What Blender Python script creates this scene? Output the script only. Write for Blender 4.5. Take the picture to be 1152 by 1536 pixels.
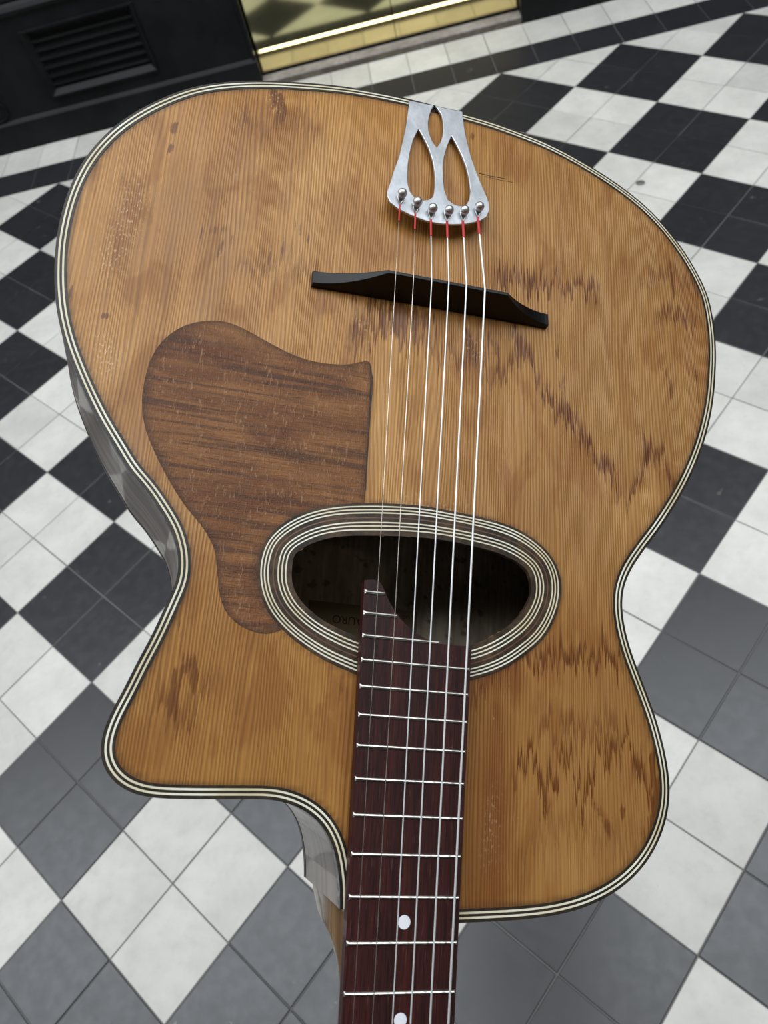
import bpy, bmesh, math, random, mathutils
import numpy as np
from mathutils import Vector, Matrix
for o in list(bpy.data.objects): bpy.data.objects.remove(o)
C = bpy.context.scene.collection
FPX = 1170.26                                   # focal length in pixels of the 1152x1536 frame
CAM = {"loc":[0.843867,-0.332328,1.41175],"rot":[[0.97665692,-0.18986587,-0.10046001],[-0.09407694,-0.79851958,0.59457213],[-0.19310824,-0.57124201,-0.79774167]]}
cd = bpy.data.cameras.new('camera'); camo = bpy.data.objects.new('camera', cd); C.objects.link(camo)
_R = CAM['rot']
camo.matrix_world = Matrix([[_R[i][0], -_R[i][1], -_R[i][2], CAM['loc'][i]] for i in range(3)]+[[0, 0, 0, 1]])
cd.sensor_fit = 'VERTICAL'; cd.sensor_height = 24; cd.sensor_width = 18; cd.lens = FPX*24/1536; cd.clip_start = .02; cd.clip_end = 60
cd.dof.use_dof = True; cd.dof.focus_distance = .47; cd.dof.aperture_fstop = cd.lens/2.0
bpy.context.scene.camera = camo
w = bpy.data.worlds.new('sky'); bpy.context.scene.world = w; w.use_nodes = True
w.node_tree.nodes['Background'].inputs[0].default_value = (.93, .97, 1.0, 1)
w.node_tree.nodes['Background'].inputs[1].default_value = 1.0
sky = bpy.data.lights.new('glazed_roof', 'AREA'); sky.shape = 'RECTANGLE'; sky.size = 10; sky.size_y = 2.7; sky.energy = 300; sky.color = (.89, .95, 1.0)
so_ = bpy.data.objects.new('glazed_roof', sky); C.objects.link(so_); so_.location = (.6, .85, 4.72)      # daylight through the glass roof of the passage
lamp = bpy.data.lights.new('sparkle_lamp', 'POINT'); lamp.energy = 7; lamp.shadow_soft_size = .035; lamp.color = (1.0, .86, .62)
lo_ = bpy.data.objects.new('sparkle_lamp', lamp); C.objects.link(lo_); lo_.location = (3.72, -1.72, 2.50)      # unseen lamp, added to give the sparkle on the lower body
vs = bpy.context.scene.view_settings
vs.view_transform = 'Standard'; vs.look = 'None'; vs.exposure = 0.0; vs.gamma = 1; vs.use_curve_mapping = False

# measured outlines of the guitar, metres in its own frame (x from nut to tail, y to the treble side, z up from the fretboard)
BODY = [[0.32837,0.02855],[0.33981,0.02959],[0.34966,0.03176],[0.35844,0.03505],[0.36715,0.04132],[0.37287,0.049],[0.37672,0.05849],[0.37842,0.06826],[0.37814,0.08274],[0.37721,0.10718],[0.37709,0.12307],[0.37834,0.13181],[0.38145,0.13927],[0.38726,0.14551],[0.39405,0.14851],[0.40182,0.1487],[0.41065,0.14676],[0.42304,0.14229],[0.43495,0.13839],[0.44973,0.13307],[0.46375,0.12894],[0.4718,0.12665],[0.47922,0.12486],[0.48639,0.1251],[0.49354,0.12639],[0.50485,0.13101],[0.51436,0.13784],[0.52516,0.14698],[0.53444,0.15664],[0.54555,0.16521],[0.55896,0.17531],[0.57328,0.18453],[0.58711,0.19242],[0.60127,0.19956],[0.61702,0.20556],[0.6315,0.20929],[0.64209,0.21121],[0.65891,0.21334],[0.67958,0.21371],[0.69782,0.21215],[0.71751,0.20777],[0.7375,0.19947],[0.75261,0.18987],[0.76879,0.17607],[0.78374,0.15938],[0.79245,0.14564],[0.79958,0.13002],[0.8055,0.11369],[0.81016,0.09733],[0.8174,0.0671],[0.821,0.04347],[0.82322,0.01907],[0.82464,-0.02124],[0.8248,-0.04243],[0.82358,-0.06213],[0.82167,-0.08223],[0.81725,-0.10326],[0.80812,-0.13194],[0.7978,-0.15523],[0.78669,-0.17267],[0.77035,-0.18979],[0.75306,-0.20289],[0.73204,-0.2135],[0.70943,-0.21684],[0.68849,-0.21672],[0.6694,-0.21445],[0.64648,-0.21012],[0.62587,-0.20395],[0.60316,-0.19474],[0.57616,-0.17999],[0.5484,-0.16074],[0.52936,-0.14544],[0.51608,-0.13606],[0.5047,-0.13091],[0.49388,-0.12923],[0.48144,-0.13023],[0.46742,-0.13372],[0.45666,-0.13785],[0.44119,-0.14415],[0.42786,-0.1492],[0.40855,-0.1541],[0.39451,-0.1556],[0.38369,-0.15465],[0.37077,-0.15042],[0.35679,-0.14162],[0.34656,-0.13095],[0.33853,-0.11816],[0.33213,-0.10214],[0.3281,-0.0843],[0.32618,-0.06688],[0.32523,-0.04995],[0.3246,-0.03439],[0.32441,-0.02937]]
ROS_OUT = [[0.53605,0.01116],[0.53379,0.02991],[0.53013,0.04868],[0.52428,0.0639],[0.51611,0.07574],[0.50653,0.0837],[0.49704,0.0868],[0.4874,0.08713],[0.47683,0.08471],[0.46677,0.07904],[0.45837,0.07027],[0.45094,0.05888],[0.44536,0.04761],[0.44195,0.03782],[0.43965,0.03078],[0.43643,0.01519],[0.43532,-0.00159],[0.4377,-0.01859],[0.44209,-0.03495],[0.44623,-0.04691],[0.45179,-0.05788],[0.46001,-0.0691],[0.46905,-0.07901],[0.48184,-0.0865],[0.49381,-0.09014],[0.50458,-0.09021],[0.51367,-0.08707],[0.52225,-0.0794],[0.52942,-0.06741],[0.5335,-0.05389],[0.53547,-0.03716],[0.53631,-0.02086],[0.5369,-0.00486]]
ROS_IN = [[0.51743,0.01018],[0.51531,0.02872],[0.513,0.04306],[0.50979,0.05352],[0.50423,0.06355],[0.49933,0.06869],[0.49227,0.06937],[0.4841,0.06862],[0.47638,0.06454],[0.47032,0.05787],[0.46514,0.0492],[0.46141,0.03925],[0.4596,0.03355],[0.45592,0.01633],[0.45464,-0.00068],[0.45657,-0.01792],[0.46083,-0.0345],[0.46668,-0.04659],[0.47435,-0.05771],[0.48268,-0.06581],[0.49159,-0.07039],[0.49926,-0.07121],[0.50674,-0.06911],[0.51137,-0.06241],[0.51534,-0.05076],[0.51712,-0.03755],[0.51842,-0.02143],[0.51858,-0.00563]]
GUARD = [[0.62117,0.03476],[0.61543,0.03411],[0.61161,0.03272],[0.5892,0.03199],[0.55295,0.03177],[0.53475,0.03195],[0.53071,0.03199],[0.52845,0.0475],[0.52217,0.06453],[0.51387,0.07545],[0.50469,0.08316],[0.49628,0.08619],[0.48691,0.08645],[0.47723,0.08424],[0.46767,0.07875],[0.46012,0.07106],[0.45617,0.07867],[0.45799,0.09088],[0.46428,0.09993],[0.47227,0.10436],[0.48658,0.10783],[0.49631,0.11017],[0.5068,0.11683],[0.51805,0.1278],[0.53087,0.13784],[0.5476,0.14848],[0.56005,0.15441],[0.57314,0.15751],[0.58706,0.1577],[0.60022,0.15582],[0.61131,0.15115],[0.62126,0.14233],[0.62703,0.1315],[0.62909,0.12001],[0.62686,0.10921],[0.62151,0.09527],[0.61594,0.07853],[0.61451,0.06326],[0.6166,0.04801]]
TP_OUT = [[0.82104,0.01904],[0.80958,0.02014],[0.79749,0.02121],[0.78541,0.02289],[0.76817,0.02556],[0.75513,0.02883],[0.74469,0.03093],[0.73638,0.03288],[0.73168,0.03277],[0.72767,0.03057],[0.7242,0.02522],[0.72167,0.01683],[0.7203,0.00763],[0.72055,-0.00087],[0.72245,-0.01025],[0.72581,-0.01979],[0.73116,-0.02953],[0.73607,-0.03454],[0.74207,-0.03662],[0.74896,-0.0366],[0.75795,-0.03359],[0.7706,-0.02897],[0.78373,-0.02513],[0.79646,-0.02248],[0.80864,-0.02061],[0.81923,-0.01979],[0.82507,-0.01921]]
TP_HOLES = [[[0.82357,0.00117],[0.81871,0.00328],[0.8121,0.00494],[0.80534,0.00577],[0.79905,0.00552],[0.79414,0.00453],[0.78949,0.0029],[0.78492,-0.00035],[0.7917,-0.00326],[0.79743,-0.00453],[0.80187,-0.00506],[0.81038,-0.00488],[0.8165,-0.00383],[0.82047,-0.00134]],[[0.797,0.01254],[0.78573,0.01625],[0.77264,0.01852],[0.76223,0.01959],[0.75039,0.0196],[0.74564,0.01924],[0.74075,0.01794],[0.73743,0.01544],[0.73631,0.01233],[0.73635,0.00922],[0.73775,0.00572],[0.74075,0.00297],[0.74452,0.00179],[0.75057,0.00122],[0.76051,0.00111],[0.77211,0.00253],[0.78239,0.00535],[0.79132,0.00942]],[[0.79922,-0.01095],[0.78912,-0.00777],[0.77903,-0.00563],[0.77049,-0.00458],[0.75845,-0.00465],[0.74978,-0.00539],[0.74222,-0.00771],[0.73943,-0.01206],[0.73928,-0.01525],[0.74049,-0.01848],[0.74327,-0.02111],[0.74803,-0.02283],[0.75472,-0.02363],[0.76645,-0.02267],[0.77603,-0.0208],[0.7853,-0.01766],[0.79345,-0.01404]]]
PINS = [[0.73382,0.02425,-0.00152],[0.72998,0.0141,-0.00102],[0.72802,0.00395,-0.00076],[0.72978,-0.00695,-0.00099],[0.73313,-0.01773,-0.00143],[0.73947,-0.02807,-0.00225]]
SADDLE = [[0.67004,0.02791,0.0093],[0.67046,0.0169,0.0093],[0.67012,0.00553,0.0093],[0.67202,-0.00529,0.0093],[0.67321,-0.0166,0.0093],[0.673,-0.02872,0.0093]]
NUT = [[0.0,0.02089,0.00116],[0.0,0.01303,0.00117],[0.0,0.00471,0.00117],[0.0,-0.00272,0.00119],[0.0,-0.01108,0.00121],[0.0,-0.01811,0.00121]]
TONGUE = [[0.48806,0.03208],[0.48874,0.02778],[0.48868,0.0237],[0.48639,0.02169],[0.48268,0.01945],[0.47828,0.01709],[0.47415,0.01423],[0.47068,0.01142],[0.46728,0.00749],[0.46455,0.0036],[0.46208,-0.00084],[0.46042,-0.00488],[0.45911,-0.00899],[0.45851,-0.01548],[0.45888,-0.03102]]
DOTS = [[0.32403,-3e-05],[0.28259,-0.00048]]
EDGE_L = [[0.44609,0.03059],[0.37141,0.02911],[0.29426,0.02813]]
EDGE_R = [[0.44736,-0.03061],[0.37151,-0.02941],[0.29428,-0.0279]]
STAINS = [[[[0.70589,-0.04966],[0.69386,-0.05169]],0.00261,0.8],[[[0.71079,-0.06804],[0.70109,-0.06998]],0.00261,0.7],[[[0.6542,-0.0911],[0.62126,-0.09254],[0.61115,-0.10002]],0.00348,0.7],[[[0.65154,-0.02658],[0.63882,-0.03228]],0.00435,0.9],[[[0.65277,-0.04244],[0.63771,-0.04861]],0.00435,0.7],[[[0.6709,-0.05853],[0.65513,-0.06333]],0.00522,0.6],[[[0.66368,0.02213],[0.65548,0.01741]],0.0087,1.0],[[[0.66073,0.03468],[0.65307,0.0279],[0.65805,0.00024]],0.00565,0.8],[[[0.6391,0.03954],[0.6272,0.03259]],0.00391,0.5],[[[0.74923,-0.18441],[0.72424,-0.18521]],0.00261,0.8],[[[0.75082,-0.19928],[0.73036,-0.20686]],0.00261,0.7],[[[0.65818,-0.17456],[0.62952,-0.18051],[0.62035,-0.18354]],0.00261,0.6],[[[0.60496,-0.15318],[0.59136,-0.15543]],0.00261,0.9],[[[0.45825,-0.07733],[0.45078,-0.07729]],0.00304,0.8],[[[0.38307,-0.10849],[0.37302,-0.1144],[0.36639,-0.11956]],0.00217,0.8],[[[0.406,-0.14707],[0.38817,-0.14904],[0.36363,-0.14338]],0.00348,0.9],[[[0.37376,-0.1375],[0.36015,-0.14022]],0.00304,0.7],[[[0.3786,-0.08004],[0.37185,-0.07801]],0.00391,0.6],[[[0.37672,-0.12285],[0.37859,-0.12713]],0.00261,0.7],[[[0.43089,0.12167],[0.41664,0.12104]],0.00348,1.0],[[[0.43629,0.11501],[0.42841,0.1124]],0.00391,0.9],[[[0.45532,0.12296],[0.43888,0.12273]],0.00391,0.6],[[[0.41958,0.12395],[0.41369,0.11845]],0.00261,0.7],[[[0.66989,0.10243],[0.68633,0.09214]],0.00348,0.55],[[[0.69968,0.09542],[0.67337,0.08812]],0.00261,0.6],[[[0.79885,0.10881],[0.78474,0.10115]],0.00565,0.9],[[[0.77951,0.12584],[0.76745,0.1217]],0.00391,0.5],[[[0.68362,0.12146],[0.67282,0.12794]],0.00348,0.45],[[[0.68342,0.14066],[0.6922,0.12437]],0.00304,0.4],[[[0.67282,0.05222],[0.65203,0.04247],[0.62814,0.049]],0.00391,0.55],[[[0.70645,0.08792],[0.69449,0.07868]],0.00304,0.45],[[[0.6893,0.06176],[0.66369,0.05156]],0.00348,0.45],[[[0.64601,0.00837],[0.62892,0.0033]],0.00304,0.5],[[[0.79639,0.08268],[0.78421,0.07742]],0.00609,0.4],[[[0.82491,-0.04894],[0.80345,-0.05631]],0.00391,0.45],[[[0.45691,0.07215],[0.44513,0.07032]],0.00261,0.6],[[[0.44242,0.04275],[0.42933,0.03642]],0.00609,0.45],[[[0.68464,-0.19898],[0.64313,-0.19804]],0.00304,0.5],[[[0.65628,-0.12197],[0.62754,-0.12346]],0.00391,0.3],[[[0.75529,0.16525],[0.75114,0.16549]],0.00174,1.2],[[[0.73931,0.1647],[0.73654,0.16394]],0.00174,1.1],[[[0.80291,-0.04108],[0.79839,-0.04156]],0.0013,1.1],[[[0.81193,-0.02959],[0.80767,-0.0276]],0.00174,0.9],[[[0.61977,0.18441],[0.62002,0.18133]],0.00087,1.2],[[[0.63226,0.20399],[0.62813,0.20364]],0.0013,1.1]]
GUARD_CRACK = [[0.6202,0.03437],[0.61137,0.03262],[0.60105,0.03238],[0.59041,0.03231],[0.57161,0.03231],[0.54134,0.03192]]
WORN = [[[[0.65649,0.1866],[0.67534,0.18227],[0.69656,0.17992]],0.00762,0.75],[[[0.60264,0.18173],[0.59143,0.17726]],0.00476,1.0],[[[0.53652,0.01118],[0.53851,-0.02953]],0.00286,0.5],[[[0.64507,-0.02899],[0.64191,-0.03581]],0.00381,0.7],[[[0.64755,0.04217],[0.63955,0.0375]],0.00381,0.6],[[[0.79316,0.10914],[0.78914,0.10453]],0.00381,0.8],[[[0.35477,-0.04733],[0.38076,-0.04881]],0.00476,0.35]]
FLAMES = [[[[0.68838,-0.04185],[0.69734,-0.05357],[0.69618,-0.06077],[0.69426,-0.0729],[0.7032,-0.08779],[0.70305,-0.10294],[0.70433,-0.12365]],1],[[[0.6583,-0.05627],[0.6485,-0.0657],[0.63586,-0.07275],[0.61897,-0.08114],[0.6035,-0.09606],[0.59842,-0.10548],[0.57869,-0.12169],[0.56275,-0.13312]],1],[[[0.55242,-0.13748],[0.56896,-0.14416],[0.58634,-0.15311],[0.59097,-0.15845],[0.58849,-0.16544],[0.58215,-0.17167],[0.56962,-0.17639]],1],[[[0.42693,-0.03438],[0.44468,-0.04785],[0.45502,-0.06196],[0.45257,-0.07646],[0.4576,-0.09131],[0.4557,-0.10417],[0.4603,-0.12188],[0.45335,-0.1305]],1],[[[0.38451,-0.05957],[0.39835,-0.06619],[0.39859,-0.07096],[0.38854,-0.07532],[0.37692,-0.08002],[0.38896,-0.08494],[0.40141,-0.09245],[0.3878,-0.09792],[0.3811,-0.10186],[0.39273,-0.10795],[0.41139,-0.11359],[0.40099,-0.11915],[0.40841,-0.12458],[0.41591,-0.12923],[0.40536,-0.13479],[0.39141,-0.14185],[0.37585,-0.14833]],1],[[[0.62814,0.049],[0.6391,0.03954],[0.64227,0.02516],[0.64148,0.00815],[0.63976,-0.00487],[0.62762,-0.02279],[0.63681,-0.03367],[0.61635,-0.04528],[0.63193,-0.05418],[0.64665,-0.06805]],0.75],[[[0.69399,-0.16883],[0.70307,-0.18346],[0.70061,-0.19466],[0.70801,-0.21047]],0.9],[[[0.41677,-0.07221],[0.41375,-0.09267],[0.41822,-0.10744],[0.42014,-0.12681]],0.6],[[[0.72738,-0.15718],[0.7258,-0.17108],[0.73769,-0.18348],[0.72932,-0.20319]],0.6],[[[0.66799,0.11972],[0.66055,0.10344],[0.67318,0.0889],[0.66345,0.07198],[0.64835,0.05861]],0.45],[[[0.41592,0.13124],[0.41183,0.1229],[0.40771,0.11453],[0.42073,0.10823],[0.42597,0.1024]],0.6],[[[0.35193,-0.0644],[0.3621,-0.08386],[0.36763,-0.104],[0.35637,-0.12209],[0.35332,-0.13652]],0.35],[[[0.76476,0.13043],[0.7658,0.10994],[0.77878,0.09425],[0.7709,0.07643]],0.4]]
REDS = [[[[0.3841,-0.04952],[0.32675,-0.0489]],0.01111,1.0],[[[0.42169,-0.05017],[0.3809,-0.05264]],0.00815,0.8],[[[0.4423,-0.04072],[0.32674,-0.04414]],0.00963,0.6],[[[0.44632,-0.04582],[0.44567,-0.05996]],0.00741,0.8],[[[0.43099,-0.03233],[0.32672,-0.03686]],0.00667,0.5],[[[0.41616,0.03369],[0.35612,0.03103]],0.00519,0.4],[[[0.34867,-0.06061],[0.32677,-0.05703]],0.00889,0.5]]
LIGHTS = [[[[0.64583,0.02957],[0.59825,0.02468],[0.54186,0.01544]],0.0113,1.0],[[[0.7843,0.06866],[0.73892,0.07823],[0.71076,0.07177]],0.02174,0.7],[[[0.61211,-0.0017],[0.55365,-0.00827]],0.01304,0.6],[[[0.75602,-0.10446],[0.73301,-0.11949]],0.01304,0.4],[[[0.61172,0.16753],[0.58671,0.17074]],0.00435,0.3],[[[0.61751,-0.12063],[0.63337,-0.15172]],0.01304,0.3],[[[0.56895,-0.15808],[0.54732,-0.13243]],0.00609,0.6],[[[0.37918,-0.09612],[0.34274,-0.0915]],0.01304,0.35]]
CRACKS = [[[0.7783,-0.03118],[0.77867,-0.04102],[0.77997,-0.05199]]]
G_ROT = [[0.21343243,-0.87984669,0.42463679],[0.92612092,0.04383135,-0.37467166],[0.31104122,0.47323209,0.82419946]]
G_LOC = [0.708925,-0.567674,0.896471]

# ------------------------------------------------------------------ helpers
rng = random.Random(7)
TILE = .15
def link(o, parent=None):
    C.objects.link(o)
    if parent is not None: o.parent = parent
    return o
def mesh_obj(name, verts, faces, mat, parent=None, smooth=False, mats=None, fm=None):
    me = bpy.data.meshes.new(name)
    me.from_pydata([tuple(map(float, v)) for v in verts], [], faces)
    for m in (mats or [mat]): me.materials.append(m)
    if fm is not None: me.polygons.foreach_set('material_index', fm)
    if smooth: me.polygons.foreach_set('use_smooth', [True]*len(me.polygons))
    me.update()
    return link(bpy.data.objects.new(name, me), parent)
def fix_normals(o):
    bm = bmesh.new(); bm.from_mesh(o.data); bmesh.ops.recalc_face_normals(bm, faces=bm.faces); bm.to_mesh(o.data); bm.free(); return o
def struct(o): o['kind'] = 'structure'; return o
def box(name, x0, x1, y0, y1, z0, z1, mat, parent=None, bev=0):
    bm = bmesh.new(); bmesh.ops.create_cube(bm, size=1)
    for v in bm.verts: v.co = ((x0+x1)/2+v.co.x*(x1-x0), (y0+y1)/2+v.co.y*(y1-y0), (z0+z1)/2+v.co.z*(z1-z0))
    if bev: bmesh.ops.bevel(bm, geom=bm.edges[:], offset=bev, segments=2, affect='EDGES', profile=.6)
    me = bpy.data.meshes.new(name); bm.to_mesh(me); bm.free(); me.materials.append(mat)
    return link(bpy.data.objects.new(name, me), parent)
def prism_x(name, x0, x1, prof, mat, parent=None):      # profile in (y,z), extruded along x
    n = len(prof); v = [(x0, *p) for p in prof]+[(x1, *p) for p in prof]
    f = [[i, (i+1) % n, n+(i+1) % n, n+i] for i in range(n)]+[list(range(n))[::-1], list(range(n, 2*n))]
    return fix_normals(mesh_obj(name, v, f, mat, parent))
def tube(pts, r, n=10, caps=True):
    pts = [Vector(p) for p in pts]; V = []; F = []
    rr = r if isinstance(r, (list, tuple)) else [r]*len(pts)
    for i, p in enumerate(pts):
        d = (pts[min(i+1, len(pts)-1)]-pts[max(i-1, 0)]).normalized()
        a = d.cross(Vector((0, 0, 1)));
        if a.length < 1e-3: a = d.cross(Vector((0, 1, 0)))
        a.normalize(); b = d.cross(a)
        for k in range(n):
            t = 2*math.pi*k/n; V.append(p+(a*math.cos(t)+b*math.sin(t))*rr[i])
    for i in range(len(pts)-1):
        for k in range(n): F.append([i*n+k, i*n+(k+1) % n, (i+1)*n+(k+1) % n, (i+1)*n+k])
    if caps: F += [list(range(n))[::-1], [(len(pts)-1)*n+k for k in range(n)]]
    return V, F
def join(*vf):
    V = []; F = []
    for v, f in vf:
        o = len(V); V += list(v); F += [[i+o for i in q] for q in f]
    return V, F
def resample(P, step, closed=False, sig=0):
    P = np.array(P, float)
    if closed: P = np.vstack([P, P[:1]])
    # catmull-rom densify
    n = len(P); out = []
    for i in range(n-1):
        p1, p2 = P[i], P[i+1]
        p0 = P[i-1] if i > 0 else (P[-2] if closed else 2*p1-p2)
        p3 = P[i+2] if i+2 < n else (P[1] if closed else 2*p2-p1)
        a = max(np.linalg.norm(p1-p0), 1e-6)**.5; b = max(np.linalg.norm(p2-p1), 1e-6)**.5; c = max(np.linalg.norm(p3-p2), 1e-6)**.5
        m1 = ((p1-p0)/a-(p2-p0)/(a+b)+(p2-p1)/b)*b; m2 = ((p2-p1)/b-(p3-p1)/(b+c)+(p3-p2)/c)*b
        for t in np.linspace(0, 1, 12, endpoint=False):
            out.append((2*t**3-3*t**2+1)*p1+(t**3-2*t**2+t)*m1+(-2*t**3+3*t**2)*p2+(t**3-t**2)*m2)
    out.append(P[-1]); Q = np.array(out)
    s = np.r_[0, np.cumsum(np.linalg.norm(np.diff(Q, axis=0), axis=1))]
    k = max(8, int(s[-1]/step)); t = np.linspace(0, s[-1], k+1)
    R = np.c_[np.interp(t, s, Q[:, 0]), np.interp(t, s, Q[:, 1])]
    if closed: R = R[:-1]
    if sig:
        w = max(1, int(3*sig/step)); ker = np.exp(-.5*(np.arange(-w, w+1)*step/sig)**2); ker /= ker.sum()
        if closed: E = np.vstack([R[-w:], R, R[:w]])
        else: E = np.vstack([2*R[0]-R[w:0:-1], R, 2*R[-1]-R[-2:-w-2:-1]])
        R = np.c_[np.convolve(E[:, 0], ker, 'valid'), np.convolve(E[:, 1], ker, 'valid')]
    return R
def offset(Cv, d, closed=False):       # +d moves outward of BODY direction
    if closed: T = np.roll(Cv, -1, 0)-np.roll(Cv, 1, 0)
    else: T = np.gradient(Cv, axis=0)
    T /= np.linalg.norm(T, axis=1)[:, None]
    N = np.c_[-T[:, 1], T[:, 0]]
    return Cv+N*d
def in_poly(pts, poly):
    x, y = pts[:, 0], pts[:, 1]; ins = np.zeros(len(pts), bool); px, py = poly[:, 0], poly[:, 1]; j = len(poly)-1
    for i in range(len(poly)):
        c = ((py[i] > y) != (py[j] > y)) & (x < (px[j]-px[i])*(y-py[i])/(py[j]-py[i]+1e-30)+px[i])
        ins ^= c; j = i
    return ins
def seg_dist(pts, line, cap=1e9):
    d = np.full(len(pts), cap)
    L = np.array(line)
    for a, b in zip(L[:-1], L[1:]):
        ab = b-a; t = np.clip(((pts-a)@ab)/(ab@ab+1e-12), 0, 1); d = np.minimum(d, np.linalg.norm(pts-a-t[:, None]*ab, axis=1))
    return d
def triangulate(loops, step=None):
    """2-D region: first loop outer, the others holes."""
    V = []; Eg = []
    for L in loops:
        o = len(V); n = len(L); V += [Vector((float(p[0]), float(p[1]))) for p in L]; Eg += [(o+i, o+(i+1) % n) for i in range(n)]
    if step:
        A = np.array(loops[0]); lo, hi = A.min(0), A.max(0)
        gx, gy = np.meshgrid(np.arange(lo[0], hi[0], step), np.arange(lo[1], hi[1], step)); G = np.c_[gx.ravel(), gy.ravel()]
        ok = in_poly(G, A)
        for H in loops[1:]: ok &= ~in_poly(G, np.array(H))
        for L in loops:
            LL = np.vstack([L, L[:1]]); G_ = G[ok]; ok2 = seg_dist(G_, LL[::max(1, len(LL)//150)] if len(LL) > 300 else LL) > step*.6; idx = np.where(ok)[0]; ok[idx[~ok2]] = False
        V += [Vector((float(a), float(b))) for a, b in G[ok]]
    v, e, f, _, _, _ = mathutils.geometry.delaunay_2d_cdt(V, Eg, [], 0, 1e-7)
    v = np.array([tuple(p) for p in v]); f = np.array([list(q) for q in f])
    cen = v[f].mean(1); ok = in_poly(cen, np.array(loops[0]))
    for H in loops[1:]: ok &= ~in_poly(cen, np.array(H))
    return v, f[ok].tolist()
def slab(loops, ztop, zbot, step=None):    # closed solid from a 2-D region; ztop/zbot = functions of (x, y)
    v, f = triangulate(loops, step); n = len(v)
    V = [(p[0], p[1], float(ztop(p[0], p[1]))) for p in v]+[(p[0], p[1], float(zbot(p[0], p[1]))) for p in v]
    cnt = {}
    for t in f:
        for i in range(3):
            a, b = t[i], t[(i+1) % 3]; cnt[(a, b)] = 1
    F = [list(t) for t in f]+[[i+n for i in t[::-1]] for t in f]
    for (a, b) in cnt:
        if (b, a) not in cnt: F.append([b, a, a+n, b+n])
    return V, F

# ------------------------------------------------------------------ materials
def new_mat(name):
    m = bpy.data.materials.new(name); m.use_nodes = True
    nt = m.node_tree; return m, nt, nt.nodes['Principled BSDF']
class NB:
    def __init__(s, nt): s.nt = nt
    def n(s, t, **k):
        o = s.nt.nodes.new(t)
        for a, b in k.items(): setattr(o, a, b)
        return o
    def l(s, a, b): s.nt.links.new(a, b)
    def put(s, sock, v):
        if isinstance(v, bpy.types.NodeSocket): s.l(v, sock)
        else: sock.default_value = v
    def math(s, op, a, b=0, c=None, clamp=False):
        o = s.n('ShaderNodeMath', operation=op, use_clamp=clamp); s.put(o.inputs[0], a); s.put(o.inputs[1], b)
        if c is not None: s.put(o.inputs[2], c)
        return o.outputs[0]
    def mix(s, fac, a, b, mode='MIX'):
        o = s.n('ShaderNodeMix', data_type='RGBA', blend_type=mode); s.put(o.inputs[0], fac); s.put(o.inputs[6], a); s.put(o.inputs[7], b); return o.outputs[2]
    def coord(s, kind='Object', scale=(1, 1, 1), rot=(0, 0, 0), add=None):
        c = s.n('ShaderNodeTexCoord').outputs[kind] if kind != 'World' else s.n('ShaderNodeNewGeometry').outputs['Position']
        m = s.n('ShaderNodeMapping'); s.l(c, m.inputs[0]); m.inputs['Scale'].default_value = scale; m.inputs['Rotation'].default_value = rot
        if add is not None: s.l(add, m.inputs['Location'])
        return m.outputs[0]
    def noise(s, vec, scale=1, detail=3, rough=.5, dist=0):
        o = s.n('ShaderNodeTexNoise'); s.l(vec, o.inputs['Vector']); o.inputs['Scale'].default_value = scale; o.inputs['Detail'].default_value = detail
        o.inputs['Roughness'].default_value = rough; o.inputs['Distortion'].default_value = dist; return o.outputs['Fac']
    def ramp(s, v, lo, hi, a=0., b=1.):
        o = s.n('ShaderNodeMapRange', interpolation_type='SMOOTHSTEP'); s.put(o.inputs[0], v)
        for i, q in enumerate((lo, hi, a, b)): o.inputs[i+1].default_value = q
        return o.outputs[0]
    def attr(s, name): return s.n('ShaderNodeAttribute', attribute_name=name).outputs['Fac']
    def bump(s, h, strength, dist, bsdf):
        o = s.n('ShaderNodeBump'); o.inputs['Strength'].default_value = strength; o.inputs['Distance'].default_value = dist; s.l(h, o.inputs['Height']); s.l(o.outputs[0], bsdf.inputs['Normal'])
def col(*c): return (*c, 1.0)
def simple(name, c, rough=.5, metal=0, spec=.5, coat=0):
    m, nt, b = new_mat(name); b.inputs['Base Color'].default_value = col(*c); b.inputs['Roughness'].default_value = rough
    b.inputs['Metallic'].default_value = metal; b.inputs['Specular IOR Level'].default_value = spec; b.inputs['Coat Weight'].default_value = coat
    return m

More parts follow.
